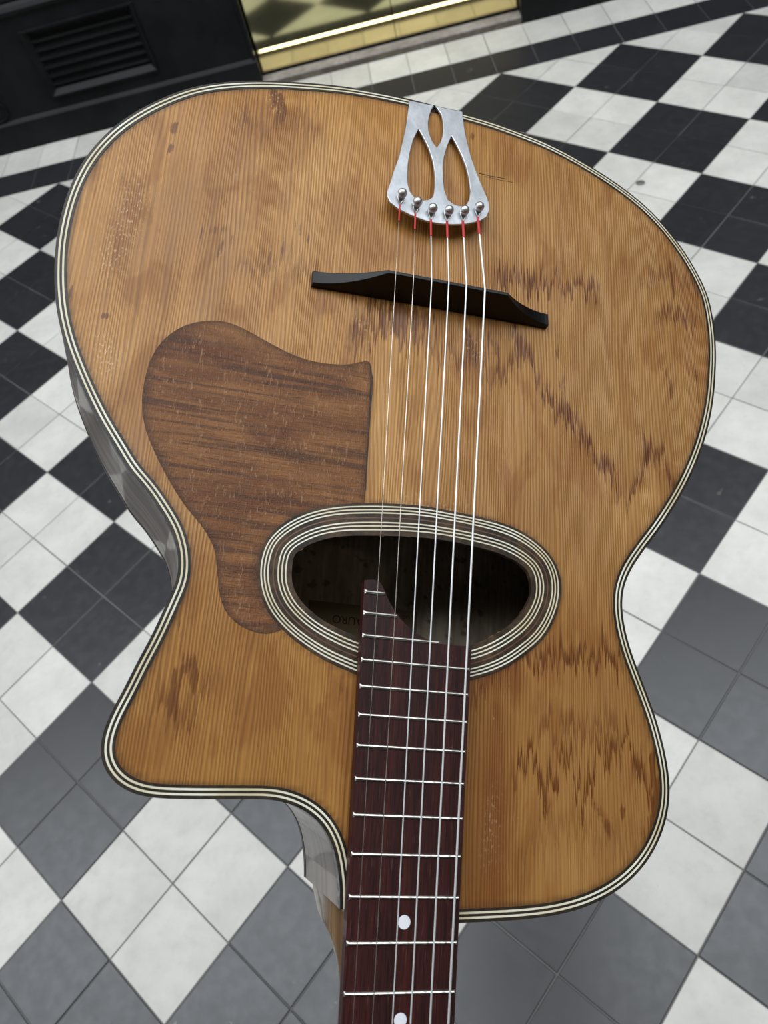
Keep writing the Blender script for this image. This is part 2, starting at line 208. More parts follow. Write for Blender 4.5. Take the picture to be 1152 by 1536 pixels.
def mat_spruce():
    m, nt, b = new_mat('aged_spruce'); N = NB(nt)
    tc = N.n('ShaderNodeTexCoord').outputs['Object']; sp = N.n('ShaderNodeSeparateXYZ'); N.l(tc, sp.inputs[0]); x, y = sp.outputs[0], sp.outputs[1]
    warp = N.noise(N.coord(scale=(2.2, 28, 1)), 1, 2)
    warp2 = N.noise(N.coord(scale=(14, 90, 1)), 1, 2)
    ph = N.math('ADD', N.math('MULTIPLY', y, 3400), N.math('ADD', N.math('MULTIPLY', warp, 85), N.math('MULTIPLY', warp2, 7)))
    s = N.math('SINE', ph)
    ln = N.ramp(s, -.1, .95)
    lnmod = N.ramp(N.noise(N.coord(scale=(5, 60, 1)), 1, 3), .3, .68, .25, 1.)
    left = N.ramp(y, -.01, .12, .18, 1.)
    ln = N.math('MULTIPLY', N.math('MULTIPLY', ln, lnmod), left)
    fine = N.noise(N.coord(scale=(16, 1150, 1)), 1, 4, .65)
    mid = N.noise(N.coord(scale=(10, 170, 1)), 1, 4, .6)
    big = N.noise(N.coord(scale=(14, 18, 1)), 1, 4, .6)
    big2 = N.noise(N.coord(scale=(20, 42, 3)), 1, 3, .55, .6)
    teeth = N.noise(N.coord(scale=(24, 560, 1)), 1, 2, .6)
    teeth2 = N.noise(N.coord(scale=(55, 230, 1)), 1, 3, .6)
    tt = N.math('ADD', N.math('MULTIPLY', N.math('SUBTRACT', teeth, .5), 1.7), N.math('MULTIPLY', N.math('SUBTRACT', teeth2, .5), 1.5))
    c = N.mix(N.ramp(big, .32, .68), col(.395, .180, .040), col(.515, .255, .062))
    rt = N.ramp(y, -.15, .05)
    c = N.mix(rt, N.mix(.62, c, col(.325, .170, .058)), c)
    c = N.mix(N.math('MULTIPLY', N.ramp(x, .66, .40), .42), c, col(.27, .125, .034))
    mot = N.math('ADD', big2, N.math('MULTIPLY', tt, .16))
    c = N.mix(N.math('MULTIPLY', N.ramp(mot, .49, .63), .62), c, col(.255, .095, .018))
    c = N.mix(N.math('MULTIPLY', N.ramp(mid, .45, .72), .34), c, col(.28, .115, .028))
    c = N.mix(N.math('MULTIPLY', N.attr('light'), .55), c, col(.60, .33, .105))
    st = N.math('ADD', N.attr('stain'), N.math('MULTIPLY', tt, .85))
    stm = N.math('MULTIPLY', N.ramp(st, .40, .62), N.ramp(N.attr('stain'), .02, .30, 0., .88))
    c = N.mix(stm, c, col(.12, .036, .006))
    jag = N.math('ADD', N.math('MULTIPLY', N.math('SUBTRACT', N.noise(N.coord(scale=(9, 430, 1)), 1, 3, .62), .5), .075), N.math('MULTIPLY', N.math('SUBTRACT', teeth2, .5), .012))
    wid = N.math('MULTIPLY', N.noise(N.coord(scale=(30, 60, 1)), 1, 2), .018)
    for g_ in '012':
        fu = N.math('ADD', N.attr('flame_u'+g_), jag)
        fp = N.math('MULTIPLY', N.ramp(fu, -.0003, .0009), N.math('SUBTRACT', 1, N.ramp(N.math('SUBTRACT', fu, wid), -.005, .005)))
        c = N.mix(N.math('MULTIPLY', N.math('MULTIPLY', fp, N.attr('flame_w'+g_)), .95), c, col(.105, .026, .004))
    rd = N.math('ADD', N.attr('red'), N.math('MULTIPLY', N.math('SUBTRACT', mid, .5), .9))
    c = N.mix(N.math('MULTIPLY', N.ramp(rd, .15, .85), .62), c, col(.16, .042, .011))
    ln = N.math('MAXIMUM', ln, N.math('MULTIPLY', N.ramp(s, -.1, .9), N.math('MULTIPLY', N.ramp(N.attr('red'), .02, .4), 1.0)))
    c = N.mix(N.math('MULTIPLY', ln, .85), c, N.mix(.74, c, col(.12, .036, .008)))
    c = N.mix(N.math('MULTIPLY', N.ramp(fine, .38, .62), .42), c, col(.20, .08, .02))
    dash = N.ramp(N.noise(N.coord(scale=(420, 820, 1)), 1, 2), .57, .66)
    c = N.mix(N.math('MULTIPLY', N.math('MULTIPLY', dash, N.attr('worn')), .62), c, col(.70, .54, .36))
    flk = N.ramp(N.noise(N.coord(scale=(420, 900, 1)), 1, 2), .70, .78)
    flz = N.ramp(N.noise(N.coord(scale=(14, 14, 1)), 1, 2), .5, .7)
    c = N.mix(N.math('MULTIPLY', N.math('MULTIPLY', flk, flz), .5), c, col(.72, .55, .36))
    c = N.mix(N.math('MULTIPLY', N.attr('edge'), .85), c, col(.045, .022, .010))
    c = N.mix(N.attr('crack'), c, col(.05, .035, .02))
    N.l(c, b.inputs['Base Color'])
    N.l(N.ramp(big2, .3, .7, .34, .52), b.inputs['Roughness']); b.inputs['Specular IOR Level'].default_value = .22; b.inputs['Coat Weight'].default_value = .16; b.inputs['Coat Roughness'].default_value = .07
    h = N.math('ADD', N.math('MULTIPLY', s, .35), N.math('ADD', N.math('MULTIPLY', fine, .8), N.math('MULTIPLY', mid, .8)))
    N.bump(h, .35, .0006, b); N.l(b.inputs['Normal'].links[0].from_socket, b.inputs['Coat Normal'])
    return m
def mat_grain(name, dark, light, sc=(20, 900, 900), rough=.4, fleck=None, bump=.25, spec=.5, mid=(6, 120, 120), amt=.6, coat=0):
    m, nt, b = new_mat(name); N = NB(nt)
    a = N.noise(N.coord(scale=sc), 1, 4, .6); g = N.noise(N.coord(scale=mid), 1, 3, .6)
    c = N.mix(N.ramp(g, .3, .7), col(*dark), col(*light)); c = N.mix(N.math('MULTIPLY', N.ramp(a, .42, .62), amt), c, col(*[q*.45 for q in dark]))
    if fleck:
        fl = N.ramp(N.noise(N.coord(scale=fleck[0]), 1, 2), fleck[2], fleck[2]+.07); c = N.mix(N.math('MULTIPLY', fl, fleck[3]), c, col(*fleck[1]))
    N.l(c, b.inputs['Base Color']); b.inputs['Roughness'].default_value = rough; b.inputs['Specular IOR Level'].default_value = spec; b.inputs['Coat Weight'].default_value = coat
    N.bump(a, bump, .0004, b); return m
def mat_guard():
    m, nt, b = new_mat('walnut_pickguard'); N = NB(nt)
    w = N.noise(N.coord(scale=(190, 9, 1)), 1, 4, .6, .6); w2 = N.noise(N.coord(scale=(30, 14, 1)), 1, 3, .6, 1.0)
    f = N.noise(N.coord(scale=(900, 120, 1)), 1, 3, .6, .5); cu = N.noise(N.coord(scale=(160, 620, 1)), 1, 3, .65, 1.6)
    c = N.mix(N.ramp(w2, .3, .7), col(.13, .045, .015), col(.25, .105, .034))
    c = N.mix(N.math('MULTIPLY', N.ramp(w, .46, .62), .78), c, col(.065, .026, .014))
    c = N.mix(N.math('MULTIPLY', N.ramp(f, .5, .7), .35), c, col(.09, .035, .015))
    c = N.mix(N.math('MULTIPLY', N.ramp(cu, .56, .68), .55), c, col(.36, .21, .11))
    blot = N.ramp(N.noise(N.coord(scale=(48, 48, 1)), 1, 3, .6), .62, .74)
    c = N.mix(N.math('MULTIPLY', blot, .55), c, col(.07, .035, .022))
    c = N.mix(N.math('MULTIPLY', N.attr('edge'), .75), c, col(.055, .025, .012))
    N.l(c, b.inputs['Base Color']); b.inputs['Roughness'].default_value = .42; b.inputs['Specular IOR Level'].default_value = .24
    N.bump(N.math('ADD', cu, f), .6, .0007, b); return m
def mat_tile(name, base, dark, rough, spec, wear, wearc):
    m, nt, b = new_mat(name); N = NB(nt)
    ri = N.n('ShaderNodeObjectInfo').outputs['Random']
    v = N.coord('World'); n1 = N.noise(v, 9, 5, .6); n2 = N.noise(v, 38, 4, .65); n3 = N.noise(v, 150, 3, .6)
    c = N.mix(N.ramp(n1, .3, .7), col(*base), col(*[q*.86 for q in base]))
    c = N.mix(N.math('MULTIPLY', N.ramp(n2, .45, .75), .30), c, col(*dark))
    c = N.mix(N.math('MULTIPLY', N.ramp(n3, .66, .74), .35), c, col(*dark))
    sp_ = N.ramp(N.noise(v, 17, 4, .7, .3), .665, .72)
    c = N.mix(N.math('MULTIPLY', sp_, wear), c, col(*wearc))
    k = N.math('ADD', N.math('MULTIPLY', ri, .18), .91)
    hsv = N.n('ShaderNodeHueSaturation'); N.l(k, hsv.inputs['Value']); N.l(c, hsv.inputs['Color'])
    N.l(hsv.outputs[0], b.inputs['Base Color']); N.l(N.ramp(n2, .3, .7, rough-.03, rough+.04), b.inputs['Roughness']); b.inputs['Specular IOR Level'].default_value = spec
    N.bump(N.math('ADD', n2, N.math('MULTIPLY', n3, .4)), .05, .002, b); return m
M = {}
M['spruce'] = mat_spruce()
M['guard'] = mat_guard()
M['rosewood'] = mat_grain('rosewood_fretboard', (.022, .007, .007), (.062, .013, .011), sc=(45, 1500, 1500), rough=.46, fleck=((70, 2400, 1), (.19, .11, .10), .66, .5), mid=(5, 140, 140), amt=.75, spec=.28)
M['side'] = mat_grain('dark_side_veneer', (.10, .066, .052), (.30, .23, .20), sc=(12, 60, 700), rough=.34, mid=(4, 12, 90), amt=.45, coat=.35, bump=.08, spec=.6)
M['neck'] = mat_grain('oiled_walnut_neck', (.13, .070, .032), (.26, .155, .075), sc=(18, 500, 500), rough=.33, mid=(6, 60, 60), amt=.45, coat=.5)
M['back'] = mat_grain('dusty_inner_back', (.26, .205, .14), (.42, .35, .26), sc=(26, 400, 400), rough=.8, fleck=((110, 110, 1), (.05, .035, .025), .62, .6), mid=(30, 60, 60), amt=.4)
M['scuffed'] = mat_grain('scuffed_edge_binding', (.035, .034, .033), (.34, .34, .35), sc=(300, 300, 300), rough=.35, mid=(45, 45, 200), amt=.9, bump=.2, spec=.6)
M['edge_wood'] = mat_grain('cut_edge_spruce', (.13, .075, .032), (.25, .15, .07), sc=(200, 200, 900), rough=.7)
M['black'] = mat_grain('black_stained_binding', (.012, .010, .008), (.040, .028, .018), sc=(260, 260, 260), rough=.38, mid=(60, 60, 60), amt=.4, bump=.2, spec=.28)
M['ringwood'] = mat_grain('dark_rosette_wood', (.022, .016, .012), (.085, .050, .026), sc=(240, 240, 240), rough=.42, mid=(70, 70, 70), amt=.5, bump=.2, spec=.22)
M['brown'] = mat_grain('brown_inlay_strip', (.09, .038, .018), (.18, .085, .042), sc=(150, 150, 150), rough=.45, mid=(60, 60, 60), amt=.3)
M['ivory'] = mat_grain('aged_ivory_line', (.60, .52, .33), (.82, .79, .66), sc=(40, 40, 40), rough=.4, mid=(28, 28, 28), amt=.0, bump=.05)
M['ebony'] = mat_grain('ebony', (.0012, .001, .001), (.004, .003, .003), sc=(500, 60, 500), rough=.40, amt=.3, spec=.3, bump=.15)
M['alu'] = mat_grain('brushed_aluminium', (.50, .52, .55), (.66, .68, .71), sc=(300, 500, 300), rough=.40, mid=(60, 90, 60), amt=.14, bump=.12)
M['alu'].node_tree.nodes['Principled BSDF'].inputs['Metallic'].default_value = .85
M['steel'] = simple('polished_steel_pin', (.62, .61, .60), .42, 1)
M['fret'] = simple('nickel_fret_wire', (.72, .70, .65), .30, 1)
M['wound'] = simple('silvered_wound_string', (.92, .92, .91), .42, .35)
M['plain'] = simple('plain_steel_string', (.62, .56, .50), .25, .8)
M['silk'] = simple('red_silk_thread', (.52, .030, .035), .6)
M['pearl'] = simple('white_position_dot', (.86, .87, .92), .25)
M['paper'] = simple('old_paper_label', (.15, .105, .05), .9)
M['ink'] = simple('faded_ink', (.03, .012, .01), .9)
M['white_tile'] = mat_tile('cream_cement_tile', (.74, .715, .665), (.52, .50, .45), .42, .4, .30, (.45, .44, .40))
M['black_tile'] = mat_tile('black_cement_tile', (.029, .028, .032), (.042, .042, .047), .34, .66, .55, (.22, .20, .18))
M['grout'] = simple('grey_grout', (.17, .165, .16), .85)
M['paint'] = mat_grain('black_gloss_paint', (.009, .009, .010), (.014, .015, .016), sc=(40, 40, 40), rough=.38, mid=(7, 7, 7), amt=.1, bump=.06, spec=.14)
M['brass'] = simple('polished_brass', (.86, .70, .34), .10, 1)
M['brass_dark'] = simple('bronzed_mirror_brass', (.74, .70, .40), .085, 1)
M['stone'] = mat_grain('worn_limestone_step', (.26, .23, .205), (.42, .38, .35), sc=(60, 60, 60), rough=.6, mid=(12, 12, 30), amt=.3)
M['stone_brown'] = mat_grain('brown_step_riser', (.10, .082, .065), (.19, .16, .13), sc=(60, 60, 60), rough=.7, mid=(12, 12, 30), amt=.3)  # darker, browner stone on the front of the step
M['plaster'] = mat_grain('cream_plaster', (.16, .145, .12), (.22, .20, .17), sc=(9, 9, 9), rough=.9, mid=(2, 2, 2), amt=.1)
M['dim'] = simple('dim_far_passage', (.10, .09, .08), .9)
M['gap'] = simple('gap_shade_black', (.004, .004, .004), .9)  # near-black colour that paints the shade in openings
M['darkglass'] = simple('dark_shop_glass', (.012, .014, .014), .05, 0, .6)

# ------------------------------------------------------------------ floor
SQ = math.sqrt(.5)
def ab2w(a, b): return ((a-b_)*SQ*TILE if False else (a+b)*SQ*TILE, (a-b)*SQ*TILE)
BORDER = 24*SQ*TILE
WALLY = 2.877
floor = struct(box('floor', -6.6, 8.6, -2.3, 3.2, -.12, -.0022, M['grout']))
def cam_px(p):
    R = CAMROT; d = np.array(p)-CAMLOC; q = R.T@d
    return (576+FPX*q[0]/q[2], 768+FPX*q[1]/q[2], q[2])
def g2w(p): return GR@np.array(p)+GL
def plate_mesh(name, poly, mat, h=.012, bev=.0011):
    """a bevelled slab of tile, polygon given round its own centre, top at z=0"""
    P = np.array(poly); n = len(P); V = []; cen = P.mean(0)
    def inset(d):
        out = []
        for i in range(n):
            a, p, c = P[i-1], P[i], P[(i+1) % n]
            e1 = (p-a)/np.linalg.norm(p-a); e2 = (c-p)/np.linalg.norm(c-p)
            n1 = np.array([-e1[1], e1[0]]); n2 = np.array([-e2[1], e2[0]]); k = n1+n2; k = k/(1+n1@n2)
            out.append(p+k*d)
        return out
    for z, d in ((-h, 0), (-bev, 0), (-bev*.3, bev*.3), (0, bev)):
        V += [(q[0], q[1], z) for q in inset(d)]
    F = [list(range(3*n, 4*n))]
    for L in range(3):
        for i in range(n): F.append([L*n+i, L*n+(i+1) % n, (L+1)*n+(i+1) % n, (L+1)*n+i])
    me = bpy.data.meshes.new(name); me.from_pydata(V, [], F); me.materials.append(mat); me.update(); return me
G_ = .0011
hs = TILE/2-G_; dg = TILE*SQ
sq = [(0, -(hs*2)*SQ), ((hs*2)*SQ, 0), (0, (hs*2)*SQ), (-(hs*2)*SQ, 0)]
tri = [(-(dg-2*G_), -.001), (0, -(dg-2*G_)), (dg-2*G_, -.001)]
def rectp(w, h): return [(-w/2, -h/2), (w/2, -h/2), (w/2, h/2), (-w/2, h/2)]
BD, WD = .156, WALLY-BORDER-.156
protos = {}
for cn, mt in (('w', M['white_tile']), ('b', M['black_tile'])):
    protos['s'+cn] = plate_mesh('tile', sq, mt); protos['t'+cn] = plate_mesh('tile', tri, mt)
protos['rb'] = plate_mesh('tile', rectp(.15-2*G_, BD-2*G_), M['black_tile']); protos['rw'] = plate_mesh('tile', rectp(.15-2*G_, WD-2*G_), M['white_tile'])
tiles = []
for a in range(-40, 60):
    for b in range(-60, 44):
        wx, wy = (a+b+1)*SQ*TILE, (a-b)*SQ*TILE
        if not (-4.2 < wx < 6 and -2.1 < wy): continue
        if a-b > 24: continue
        cn = 'w' if (a//2+b//2) % 2 == 0 else 'b'
        tiles.append((('t' if a-b == 24 else 's')+cn, wx, wy))
for k in range(-34, 34):
    x = 1.11+.15*k+.075
    tiles.append(('rb', x, BORDER+BD/2)); tiles.append(('rw', x, BORDER+BD+WD/2))
CAMROT = np.array(CAM['rot']); CAMLOC = np.array(CAM['loc']); GR = np.array(G_ROT); GL = np.array(G_LOC)
bodypx = np.array([cam_px(g2w((p[0], p[1], -.012)))[:2] for p in BODY])
scored = []
for t in tiles:
    u, v, z = cam_px((t[1], t[2], 0))
    if z < .2: continue
    mg = 90/z
    if -mg < u < 1152+mg and -mg < v < 1536+mg:
        c = np.array([[u+dx*70/z, v+dy*70/z] for dx in (-1, 0, 1) for dy in (-1, 0, 1)])
        if in_poly(c, bodypx).all() or (v > 1400 and abs(u-600) < 60): continue
        scored.append((z, t))
scored.sort(key=lambda q: q[0]); single = set(id(t) for _, t in scored[:300])
rest = []
for t in tiles:
    me = protos[t[0]]
    if id(t) in single:
        o = link(bpy.data.objects.new('tile', me), floor); o.location = (t[1]+rng.uniform(-.0004, .0004), t[2]+rng.uniform(-.0004, .0004), rng.uniform(-.0005, .0002))
        o.rotation_euler = (rng.uniform(-.0035, .0035), rng.uniform(-.0035, .0035), rng.uniform(-.003, .003))
    else: rest.append(t)
V = []; F = []; fm = []
for t in rest:
    me = protos[t[0]]; o = len(V); V += [(v.co.x+t[1], v.co.y+t[2], v.co.z) for v in me.vertices]
    for p in me.polygons: F.append([i+o for i in p.vertices]); fm.append(0 if t[0][1] == 'w' else 1)
o = mesh_obj('tile_field', V, F, None, floor, mats=[M['white_tile'], M['black_tile']], fm=fm); o['kind'] = 'stuff'
# brass stud let into a cream tile
V = [(0, 0, .0022)]; F = []
for k, (r, z) in enumerate(((.006, .0022), (.0075, .0016), (.011, .0012), (.0135, .0002))):
    V += [(r*math.cos(q*math.pi/10), r*math.sin(q*math.pi/10), z) for q in range(20)]
for q in range(20):
    F.append([0, 1+q, 1+(q+1) % 20])
    for k in range(3): F.append([1+k*20+q, 1+(k+1)*20+q, 1+(k+1)*20+(q+1) % 20, 1+k*20+(q+1) % 20])
o = mesh_obj('metal_stud', V, F, simple('dull_zinc', (.30, .29, .27), .45, .7), floor, True); o.location = (1.528, 1.717, 0)

# ------------------------------------------------------------------ shopfront wall
XL, XR = .392, 1.412
wall = struct(box('wall_back', -6.6, XL, 2.905, 3.2, -.002, 2.5, M['paint']))
def part(n, *a, **k): return box(n, *a, parent=wall, **k)
prism_x('plinth', -5, XL+.002, [(2.905, -.002), (WALLY, -.002), (WALLY, .098), (WALLY-.002, .103), (WALLY+.003, .109), (WALLY+.011, .116), (2.905, .118)], M['paint'], wall)
# lower panel, framed by mouldings
VX0, VX1, VZ0, VZ1 = -.418, .026, .154, .402
fy = WALLY+.010
def ringpanel(name, x0, x1, z0, z1, hx0, hx1, hz0, hz1, y, t, mat, parent):
    V = [(x0, y, z0), (x1, y, z0), (x1, y, z1), (x0, y, z1), (hx0, y, hz0), (hx1, y, hz0), (hx1, y, hz1), (hx0, y, hz1)]
    V += [(a, y+t, c) for a, b_, c in V]
    F = [[0, 1, 5, 4], [1, 2, 6, 5], [2, 3, 7, 6], [3, 0, 4, 7]]
    F += [[8+i for i in f[::-1]] for f in F[:4]]
    F += [[0, 8, 9, 1], [1, 9, 10, 2], [2, 10, 11, 3], [3, 11, 8, 0], [4, 5, 13, 12], [5, 6, 14, 13], [6, 7, 15, 14], [7, 4, 12, 15]]
    return fix_normals(mesh_obj(name, V, F, mat, parent))
ringpanel('lower_panel', -5, XL-.014, .112, .452, VX0+.01, VX1-.01, VZ0+.01, VZ1-.01, fy, .018, M['paint'], wall)
prism_x('moulding', -5, XL-.004, [(2.905, .452), (fy, .452), (fy-.004, .458), (fy-.014, .462), (fy-.016, .470), (fy-.004, .480), (fy+.004, .49), (2.905, .49)], M['paint'], wall)
part('stile', XL-.014, XL, WALLY+.002, 2.99, .105, 2.5, M['paint'], bev=.004)
part('upper_panel', -5, XL-.02, fy+.004, 2.904, .495, 2.45, M['paint'])
# vent grille: moulded frame and sloping louvres
def frame_bar(name, p0, p1, q0, q1, mat, parent, y0, y1):   # p = outer edge, q = inner edge (x,z); y0 face, y1 recess
    V = [(p0[0], y1, p0[1]), (p1[0], y1, p1[1]), (q1[0], y1, q1[1]), (q0[0], y1, q0[1])]
    mx = lambda a, b, t: (a[0]+(b[0]-a[0])*t, a[1]+(b[1]-a[1])*t)
    o0, o1, i0, i1 = mx(p0, q0, .18), mx(p1, q1, .18), mx(p0, q0, .35), mx(p1, q1, .35)
    V += [(o0[0], y0, o0[1]), (o1[0], y0, o1[1]), (i1[0], y0+.001, i1[1]), (i0[0], y0+.001, i0[1])]
    F = [[0, 1, 5, 4], [4, 5, 6, 7], [7, 6, 2, 3], [0, 4, 7, 3], [1, 2, 6, 5], [0, 3, 2, 1]]
    return fix_normals(mesh_obj(name, V, F, mat, parent))
ix0, ix1, iz0, iz1 = -.386, -.004, .186, .374
gr = mesh_obj('vent_grille', [(ix0-.02, 2.9, iz0-.02), (ix1+.02, 2.9, iz0-.02), (ix1+.02, 2.9, iz1+.02), (ix0-.02, 2.9, iz1+.02)], [[0, 1, 2, 3]], M['gap'], wall)  # backing sheet, painted near-black as the shade behind the slats
A = [(VX0, VZ0), (VX1, VZ0), (VX1, VZ1), (VX0, VZ1)]; B = [(ix0, iz0), (ix1, iz0), (ix1, iz1), (ix0, iz1)]
for i in range(4): frame_bar('frame_bar', A[i], A[(i+1) % 4], B[i], B[(i+1) % 4], M['paint'], gr, fy-.012, fy+.010)
for k in range(6):
    z = .197+.0312*k
    prism_x('slat', ix0-.006, ix1+.006, [(fy+.001, z), (fy+.003, z-.004), (fy+.009, z-.001), (fy+.009, z+.006), (fy+.003, z+.005)], M['paint'], gr)
# round cast boss at the far left
V, F = tube([(-.662+.052*math.cos(t), fy-.004, .158+.038*math.sin(t)) for t in np.linspace(0, 2*math.pi, 33)], .004, 8, False)
mesh_obj('round_boss', V, F, M['paint'], wall, True)
# pilaster right of the door and wall beyond
wr = struct(box('wall_right', XR+.12, 8.6, 2.905, 3.2, -.002, 2.5, M['paint']))
prism_x('plinth', XR, 7, [(2.99, -.002), (WALLY, -.002), (WALLY, .104), (WALLY+.006, .112), (2.99, .116)], M['paint'], wr)
box('pilaster', XR+.004, XR+.3, WALLY+.006, 3.1, .112, 2.5, M['paint'], wr, bev=.004)
box('stall_panel', XR+.32, 6.9, WALLY+.016, 2.91, .13, .7, M['paint'], wr, bev=.004)
tr = struct(box('trim_1', -6.6, 8.6, 2.80, 3.2, 2.5, 2.75, M['paint'], bev=.01))
up = struct(box('wall_upper', -6.6, 8.6, 2.9, 3.2, 2.75, 4.6, M['plaster']))
# door
door = struct(box('door_1', XL, XR, 2.99, 3.05, .02, 2.5, M['gap']))
st = prism_x('door_step', XL+.0, XR-.0, [(WALLY+.003, -.002), (WALLY+.003, .0), (WALLY+.001, .020), (WALLY+.006, .026), (2.99, .029), (2.99, -.002)], M['stone'], door)
prism_x('step_riser', XL+.002, XR-.002, [(WALLY+.003, -.002), (WALLY-.001, -.002), (WALLY-.001, .019), (WALLY+.001, .021)], M['stone_brown'], door)
SX = .936; DY = 2.93
box('door_gap_shade', XL+.002, XR-.002, DY-.002, DY+.05, .027, .0385, M['gap'], door)  # near-black bar painting in the shade of the gap under the doors
for (x0, x1) in ((XL+.006, SX-.0015), (SX+.0015, XR-.004)):
    leaf = box('door_leaf', x0, x1, DY+.006, 2.985, .040, 2.46, M['brass_dark'], door)
    box('kick_plate', x0, x1, DY-.001, DY+.006, .039, .105, M['brass'], leaf)
    prism_x('bevelled_rail', x0, x1, [(DY-.001, .105), (DY-.003, .107), (DY-.0025, .1095), (DY+.006, .118)], M['brass'], leaf)
    box('glass_pane', x0+.06, x1-.06, DY+.002, DY+.005, 1.0, 2.3, M['darkglass'], leaf)
struct(box('ceiling', -6.6, 8.6, -2.1, -.75, 4.6, 4.7, M['plaster'])); c2 = struct(box('ceiling', -6.6, 8.6, 2.25, 3.2, 4.6, 4.7, M['plaster']))
struct(box('ceiling', -6.6, -4.5, -.75, 2.25, 4.6, 4.7, M['plaster'])); struct(box('ceiling', 5.7, 8.6, -.75, 2.25, 4.6, 4.7, M['plaster']))
struct(box('wall_left', -6.7, -6.5, -2.1, 3.2, 0, 4.7, M['dim'])); struct(box('wall_side', 8.5, 8.7, -2.1, 3.2, 0, 4.7, M['dim']))
# opposite wall of the passage, behind the camera
ow = struct(box('wall_front', -6.6, 8.6, -2.1, -1.9, 0, 4.6, M['plaster'])); box('dado', -6.5, 8.5, -1.9, -1.88, 0, 2.5, M['paint'], ow)

# ------------------------------------------------------------------ the guitar
def zt(x, y):
    x = np.asarray(x, float); y = np.asarray(y, float)
    r = np.clip((x-.385)/.35, 0, 1)
    return -.0065-(x-.335)*.0185-.006*r*(y/.2)**2-.004*np.clip((x-.70)/.13, 0, 1)**2
def zback(x, y):
    x = np.asarray(x, float); y = np.asarray(y, float)
    return -.0945-(x-.335)*.022-.006*np.clip(1-(y/.21)**2, 0, 1)*np.clip((x-.33)/.05, 0, 1)*np.clip((.83-x)/.06, 0, 1)
guitar = bpy.data.objects.new('guitar', None); C.objects.link(guitar)
guitar.matrix_world = Matrix([[*GR[i].tolist(), float(GL[i])] for i in range(3)]+[[0, 0, 0, 1]])
guitar.empty_display_size = .05
guitar['label'] = 'worn honey-brown acoustic guitar with oval sound hole held above the black and cream tiles'
guitar['category'] = 'guitar'
Wc = resample(BODY, .0025, False, .0035)
sgn = 1 if offset(Wc, .002)[len(Wc)//2][0] > Wc[len(Wc)//2][0] else -1   # tail end: outward = +x
OUT = lambda d: offset(Wc, sgn*d)
edge = OUT(.0021)
E0 = resample(ROS_OUT, .003, True, .003); E1 = resample(ROS_IN, .0025, True, .002)
# soundboard
hole = E1+np.array([[rng.gauss(0, .00025), rng.gauss(0, .00025)] for _ in E1])
v, f = triangulate([edge, hole], .0028)
V = [(p[0], p[1], float(zt(p[0], p[1]))) for p in v]
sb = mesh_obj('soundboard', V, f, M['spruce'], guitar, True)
P2 = np.array(v)
def field(lst, add=False):
    o = np.zeros(len(P2))
    for line, w, s in lst:
        L = np.array(line)
        if len(L) == 1: L = np.vstack([L, L])
        d = seg_dist(P2*np.array([.5, 1.]), L*np.array([.5, 1.])); o = np.maximum(o, s*np.exp(-(d/w)**2))
    return o
def set_attr(ob, name, arr):
    a = ob.data.attributes.new(name, 'FLOAT', 'POINT'); a.data.foreach_set('value', np.asarray(arr, np.float32))
set_attr(sb, 'stain', field(STAINS)*.82)
for g_ in range(3):
    FU = np.full(len(P2), .5); FW = np.zeros(len(P2))
    for (line, s), gi in zip(FLAMES, [0, 1, 0, 0, 1, 2, 0, 2, 1, 0, 0, 0, 1]):
        if gi != g_: continue
        L = np.array(line); o = np.argsort(L[:, 1]); L = L[o]
        u_ = P2[:, 0]-np.interp(P2[:, 1], L[:, 1], L[:, 0])
        w_ = s*np.clip((P2[:, 1]-L[0, 1]+.003)/.006, 0, 1)*np.clip((L[-1, 1]+.003-P2[:, 1])/.006, 0, 1)*np.clip((.040-np.abs(u_-.004))/.006, 0, 1)
        better = (w_ > 0) & (np.abs(u_-.004) < np.abs(FU-.004))
        FU[better] = u_[better]; FW[better] = w_[better]
    # carry the distance field past the weighted zone so it never jumps inside it
    set_attr(sb, 'flame_u%d' % g_, FU); set_attr(sb, 'flame_w%d' % g_, FW)
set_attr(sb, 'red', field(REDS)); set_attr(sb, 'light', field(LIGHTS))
de = seg_dist(P2, OUT(-.0040)[::3]); set_attr(sb, 'edge', np.exp(-(de/.0017)**2)*.8+.7*np.exp(-(np.minimum(seg_dist(P2, np.vstack([E0, E0[:1]])[::2]), 1)/.0012)**2))
set_attr(sb, 'worn', field(WORN)); set_attr(sb, 'crack', np.zeros(len(P2)))
# cut edge of the hole
n = len(hole); z0 = zt(hole[:, 0], hole[:, 1])
V = [(p[0], p[1], z) for p, z in zip(hole, z0)]+[(p[0], p[1], z-.0032) for p, z in zip(hole, z0)]
mesh_obj('hole_edge', V, [[i, (i+1) % n, n+(i+1) % n, n+i] for i in range(n)], M['ringwood'], guitar)
# hairline scratches near the tailpiece
for L in CRACKS:
    mesh_obj('scratch', *join(tube([(p[0], p[1], float(zt(*p))+.00002) for p in L], .00022, 6), tube([(p[0]-.0012, p[1]-.006, float(zt(*p))+.00002) for p in L], .00016, 6)), M['black'], guitar)
gx = [(p[0], p[1], float(zt(*p))+.0004) for p in GUARD_CRACK]
mesh_obj('crack', *tube(gx, [.0002, .0006, .0007, .0004, .0002, .0003][:len(gx)], 6), M['black'], guitar)
